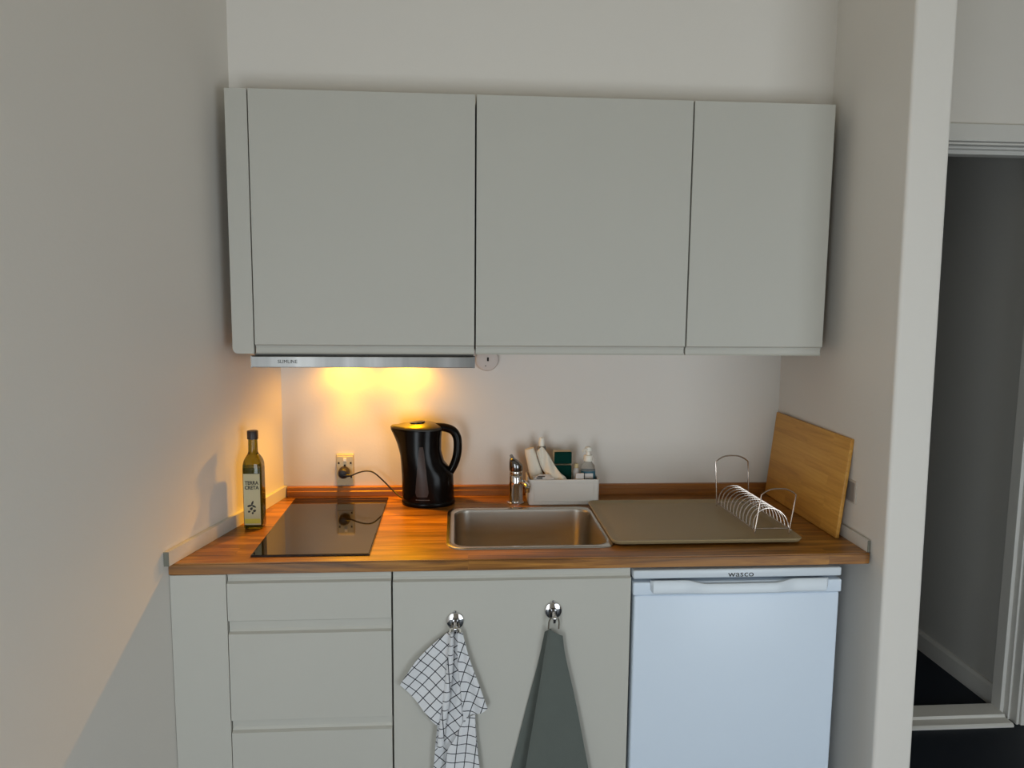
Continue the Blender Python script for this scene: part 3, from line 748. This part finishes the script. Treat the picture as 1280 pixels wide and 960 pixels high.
for k in range(N + 1):
    u = k / N; x = hx(u)
    e = min(u, 1 - u) * (1.4665 - 1.0145); rd = .012
    cut = rd - math.sqrt(max(0, rd * rd - (rd - min(e, rd)) ** 2))
    def ss(a, c, v): v = min(1, max(0, (v - a) / (c - a))); return v * v * (3 - 2 * v)
    w = ss(.19, .31, u) * ss(.19, .31, 1 - u)                     # middle bar
    zb = .8065 + cut * .85; zt_ = .8400 - .0075 * w
    yo = -.6085 - .0065 * min(1, e / .006) - .006 * w; yi = -.6072 - .004 * w
    rings.append([(x, yi, zb + .001), (x, yo + .003, zb), (x, yo, zb + .0035), (x, yo, zt_ - .004), (x, yo + .003, zt_), (x, yi, zt_)])
loft(b, rings); child('handle', b, M['fridge_top'], dd, True)
for x in (1.0, 1.47):
    for y in (-.5, -.08):
        b = bmesh.new(); lathe(b, [(.018, .0), (.018, .031)], x, y, 16); child('foot', b, M['gasket'], fg, True)

# ------------------------------------------------------------------ towel hooks
def hook(x, z, label):
    t = thing('towel_hook', label, 'hook', (x, YF, z), 'chrome hooks on the sink cabinet door')
    Rh = Matrix.Translation((x, YF, z)) @ Matrix.Rotation(pi / 2, 4, 'X')
    b = bmesh.new(); lathe(b, [(.0215, .0004), (.0218, .003), (.0200, .0065), (.0150, .0085), (.0090, .0095), (.001, .0098)], 0, 0, 36, Rh); child('suction_disc', b, M['chrome'], t, True)
    b = bmesh.new(); box(b, x - .0075, x + .0075, YF - .0155, YF - .0092, z - .006, z + .0085, .002); box(b, x - .003, x + .003, YF - .004, YF - .0005, z + .021, z + .0245, .001); child('mount', b, M['darkchrome'], t, True)
    b = bmesh.new(); tube(b, smooth_path([(x, YF - .0135, z + .001), (x, YF - .0180, z - .010), (x, YF - .0235, z - .0185), (x, YF - .0300, z - .0170), (x, YF - .0325, z - .0085)], 5), [.0042] * 10 + [.0046] * 11, 12); child('prong', b, M['chrome'], t, True)
    b = bmesh.new(); bmesh.ops.create_uvsphere(b, u_segments=20, v_segments=12, radius=.0068, matrix=Matrix.Translation((x, YF - .0325, z - .0075))); child('knob', b, M['chrome'], t, True)
    return t
HX1, HZ1 = .5356, .7475; HX2, HZ2 = .7748, .7690
hook(HX1, HZ1, 'chrome suction hook holding the checked towel')
hook(HX2, HZ2, 'chrome suction hook holding the plain grey towel')

# ------------------------------------------------------------------ towels (panels drawn in metres on the door plane)
def zpt(X, Y):                                 # measured outline -> x, z on the plane y = -.62
    px, py = 480 + X / 4.175, 730 + Y / 4.175
    # affine fit of the plane's coordinates around the towels
    x = .5257 + (px - 563.83) * .001930 - (py - 780.3) * .0000265
    z = .7441 - (py - 780.3) * .002054 - (px - 563.83) * .0000425
    return x, z
def curve_at(pts, v):
    n = len(pts) - 1; s = v * n; i = min(int(s), n - 1); u = s - i
    # smooth (Catmull-Rom) between the listed points
    P = [Vector(p) for p in pts]
    a = P[i - 1] if i > 0 else 2 * P[0] - P[1]; b_, c = P[i], P[i + 1]; d = P[i + 2] if i + 2 <= n else 2 * P[n] - P[n - 1]
    return .5 * ((2 * b_) + (c - a) * u + (2 * a - 5 * b_ + 4 * c - d) * u * u + (3 * b_ - a - 3 * c + d) * u ** 3)
def panel(bm, uvl, left, right, yfun, ang, nu=24, nv=44, uo=(0, 0), th=.0022):
    L_ = [zpt(*p) for p in left]; R_ = [zpt(*p) for p in right]
    ca, sa = math.cos(ang), math.sin(ang)
    F, K = [], []
    for i in range(nv + 1):
        v = i / nv; l, r = curve_at(L_, v), curve_at(R_, v); fr_, bk_ = [], []
        for j in range(nu + 1):
            u = j / nu; p = l.lerp(r, u); y = yfun(u, v)
            uv = ((p.x * ca + p.y * sa) + uo[0] + 5, (-p.x * sa + p.y * ca) + uo[1] + 5)
            fr_.append((bm.verts.new((p.x, y, p.y)), uv)); bk_.append((bm.verts.new((p.x, y + th, p.y)), uv))
        F.append(fr_); K.append(bk_)
    def quad(q):
        f = bm.faces.new([a[0] for a in q])
        for lp, a in zip(f.loops, q): lp[uvl].uv = a[1]
    for g in (F, K):
        for i in range(nv):
            for j in range(nu): quad((g[i][j], g[i][j + 1], g[i + 1][j + 1], g[i + 1][j]))
    for i in range(nv):
        for j in (0, nu): quad((F[i][j], F[i + 1][j], K[i + 1][j], K[i][j]))
    for i in (0, nv):
        for j in range(nu): quad((F[i][j], F[i][j + 1], K[i][j + 1], K[i][j]))
ct = thing('tea_towel', 'white towel with thin black checks hanging in folds on a hook', 'towel', (HX1, -.62, .75))
b = bmesh.new(); uvl = b.loops.layers.uv.new('UVMap')
# central column of pleats, behind
panel(b, uvl, [(342, 252), (318, 480), (285, 740), (272, 900), (262, 1120)], [(404, 248), (440, 420), (478, 640), (494, 800), (530, 1120)],
      lambda u, v: -.6165 - .006 * min(1, 3 * v + .3) * (1 + math.sin(u * 9.5 + 1.5 + v * .8)) * .8, math.radians(42), 40, 60)
# lower right fold, checks upright
panel(b, uvl, [(432, 690), (375, 800), (335, 880), (325, 1120)], [(482, 672), (490, 800), (505, 900), (534, 1120)],
      lambda u, v: -.6290 - .004 * math.sin(u * 7 + .4) * min(1, v * 3) - .003 * v, math.radians(-6), 26, 30, (.008, .004))
# left wing: the hem runs from the hook down to the corner
panel(b, uvl, [(330, 252), (250, 315), (170, 395), (88, 517)], [(352, 246), (352, 420), (330, 600), (305, 752)],
      lambda u, v: -.6225 - .006 * math.sin(u * 7.5 + v * 2.5) * v - .006 * u * u, math.radians(48), 30, 40, (.01, .002))
# narrow standing fold between wing and column
panel(b, uvl, [(346, 244), (330, 420), (312, 600), (292, 760), (286, 840)], [(364, 246), (362, 420), (345, 600), (324, 760), (318, 840)],
      lambda u, v: -.6330 - .005 * math.sin(pi * u) * (1 - .3 * v), math.radians(4), 10, 40, (.006, .004))
# right wing with its steep hem
panel(b, uvl, [(384, 250), (388, 400), (408, 560), (424, 712)], [(410, 244), (446, 370), (498, 505), (548, 636)],
      lambda u, v: -.6265 - .007 * math.sin(u * 7 + 1.2 + v) * v - .004 * u, math.radians(-18), 24, 36, (.0, .012))
child('cloth', b, M['check'], ct, True)
b = bmesh.new()
def loop_pts(x, z, hx, dx, dz):
    return smooth_path([(x - dx, -.620, z - dz), (x - dx * .95, -.626, z - dz * .5), (x - dx * .62, -.6312, z - .010), (x, -.6312, z - .0080), (x + dx * .62, -.6312, z - .010), (x + dx * .95, -.626, z - dz * .5), (x + dx, -.620, z - dz)], 5)
tube(b, loop_pts(HX1, HZ1, 0, .0125, .032), .0022, 8, r2=.0014); child('hanging_loop', b, M['cloth'], ct, True)
gt = thing('tea_towel', 'plain grey-green towel hanging smooth from a hook', 'towel', (HX2, -.62, .75))
b = bmesh.new(); uvl = b.loops.layers.uv.new('UVMap')
panel(b, uvl, [(846, 262), (815, 420), (762, 640), (690, 955), (652, 1120)], [(880, 240), (865, 480), (835, 760), (810, 955), (800, 1120)],
      lambda u, v: -.6090 - .004 * u - .002 * math.sin(5 * u + 2 * v) * v, 0, 22, 50)
panel(b, uvl, [(862, 224), (850, 300), (815, 560), (758, 955), (735, 1120)], [(936, 262), (955, 370), (1015, 600), (1096, 955), (1132, 1120)],
      lambda u, v: -.6300 - .016 * math.sin(pi * min(1, max(0, u))) ** .8 * (.35 + .4 * v) - .003 * math.sin(u * 6 + v * 1.5) * v, 0, 30, 60)
child('cloth', b, M['grey'], gt, True)
b = bmesh.new(); tube(b, loop_pts(HX2, HZ2, 0, .0125, .042), .0020, 8, r2=.0014); child('hanging_loop', b, M['greyloop'], gt, True)

# ------------------------------------------------------------------ light
def light(name, kind, loc, energy, col, **k):
    l = bpy.data.lights.new(name, kind); l.energy = energy; l.color = col
    for a, v in k.items(): setattr(l, a, v)
    o = bpy.data.objects.new(name, l); COL.objects.link(o); o.location = loc; return o
for lx, ly in LAMPS:
    # reflector lamp: wide spill plus the main beam tilted towards the hob
    light('hood_lamp_spill', 'SPOT', (lx, ly, 1.338), 2.5, (1.0, .43, .0), shadow_soft_size=.012, spot_size=math.radians(177), spot_blend=.7)
    o = light('hood_lamp_beam', 'SPOT', (lx, ly, 1.338), 16, (1.0, .45, .0), shadow_soft_size=.012, spot_size=math.radians(112), spot_blend=1.0)
    o.rotation_euler = (-math.radians(30), 0, 0)
for (a, c), en in zip(ADDED_WINS, (21.5, 27)):
    d = light('window_daylight', 'AREA', ((a + c) / 2, YB + .02, (WZ0 + WZ1) / 2), en, (.85, .945, 1.0), shape='RECTANGLE', size=c - a - .1, size_y=WZ1 - WZ0 - .1)  # added area light, daylight from the unseen openings behind the camera
    d.rotation_euler = (pi / 2, 0, 0)
wd = bpy.data.worlds.new('sky'); S.world = wd; wd.use_nodes = True
bg = wd.node_tree.nodes['Background']; bg.inputs[0].default_value = (.78, .88, 1, 1); bg.inputs[1].default_value = 1.0

# ------------------------------------------------------------------ camera
yaw, pitch, roll, f = -.0729, -.1181, .0096, 965.07
cy, sy, cp, sp_, cr, sr = math.cos(yaw), math.sin(yaw), math.cos(pitch), math.sin(pitch), math.cos(roll), math.sin(roll)
fw = Vector((-sy * cp, cy * cp, sp_)); rt0 = Vector((cy, sy, 0)); up0 = rt0.cross(fw)
rt = rt0 * cr + up0 * sr; up = up0 * cr - rt0 * sr
cam = bpy.data.cameras.new('camera'); cam.sensor_fit = 'HORIZONTAL'; cam.sensor_width = 36; cam.lens = f / 1280 * 36; cam.clip_start = .02
co = bpy.data.objects.new('camera', cam); COL.objects.link(co)
mw = Matrix((rt, up, -fw)).transposed().to_4x4(); mw.translation = Vector((.537, -2.4065, 1.5404)); co.matrix_world = mw
S.camera = co
S.view_settings.view_transform = 'Standard'; S.view_settings.look = 'None'; S.view_settings.gamma = 1; S.view_settings.use_curve_mapping = False
S.view_settings.exposure = 0.0
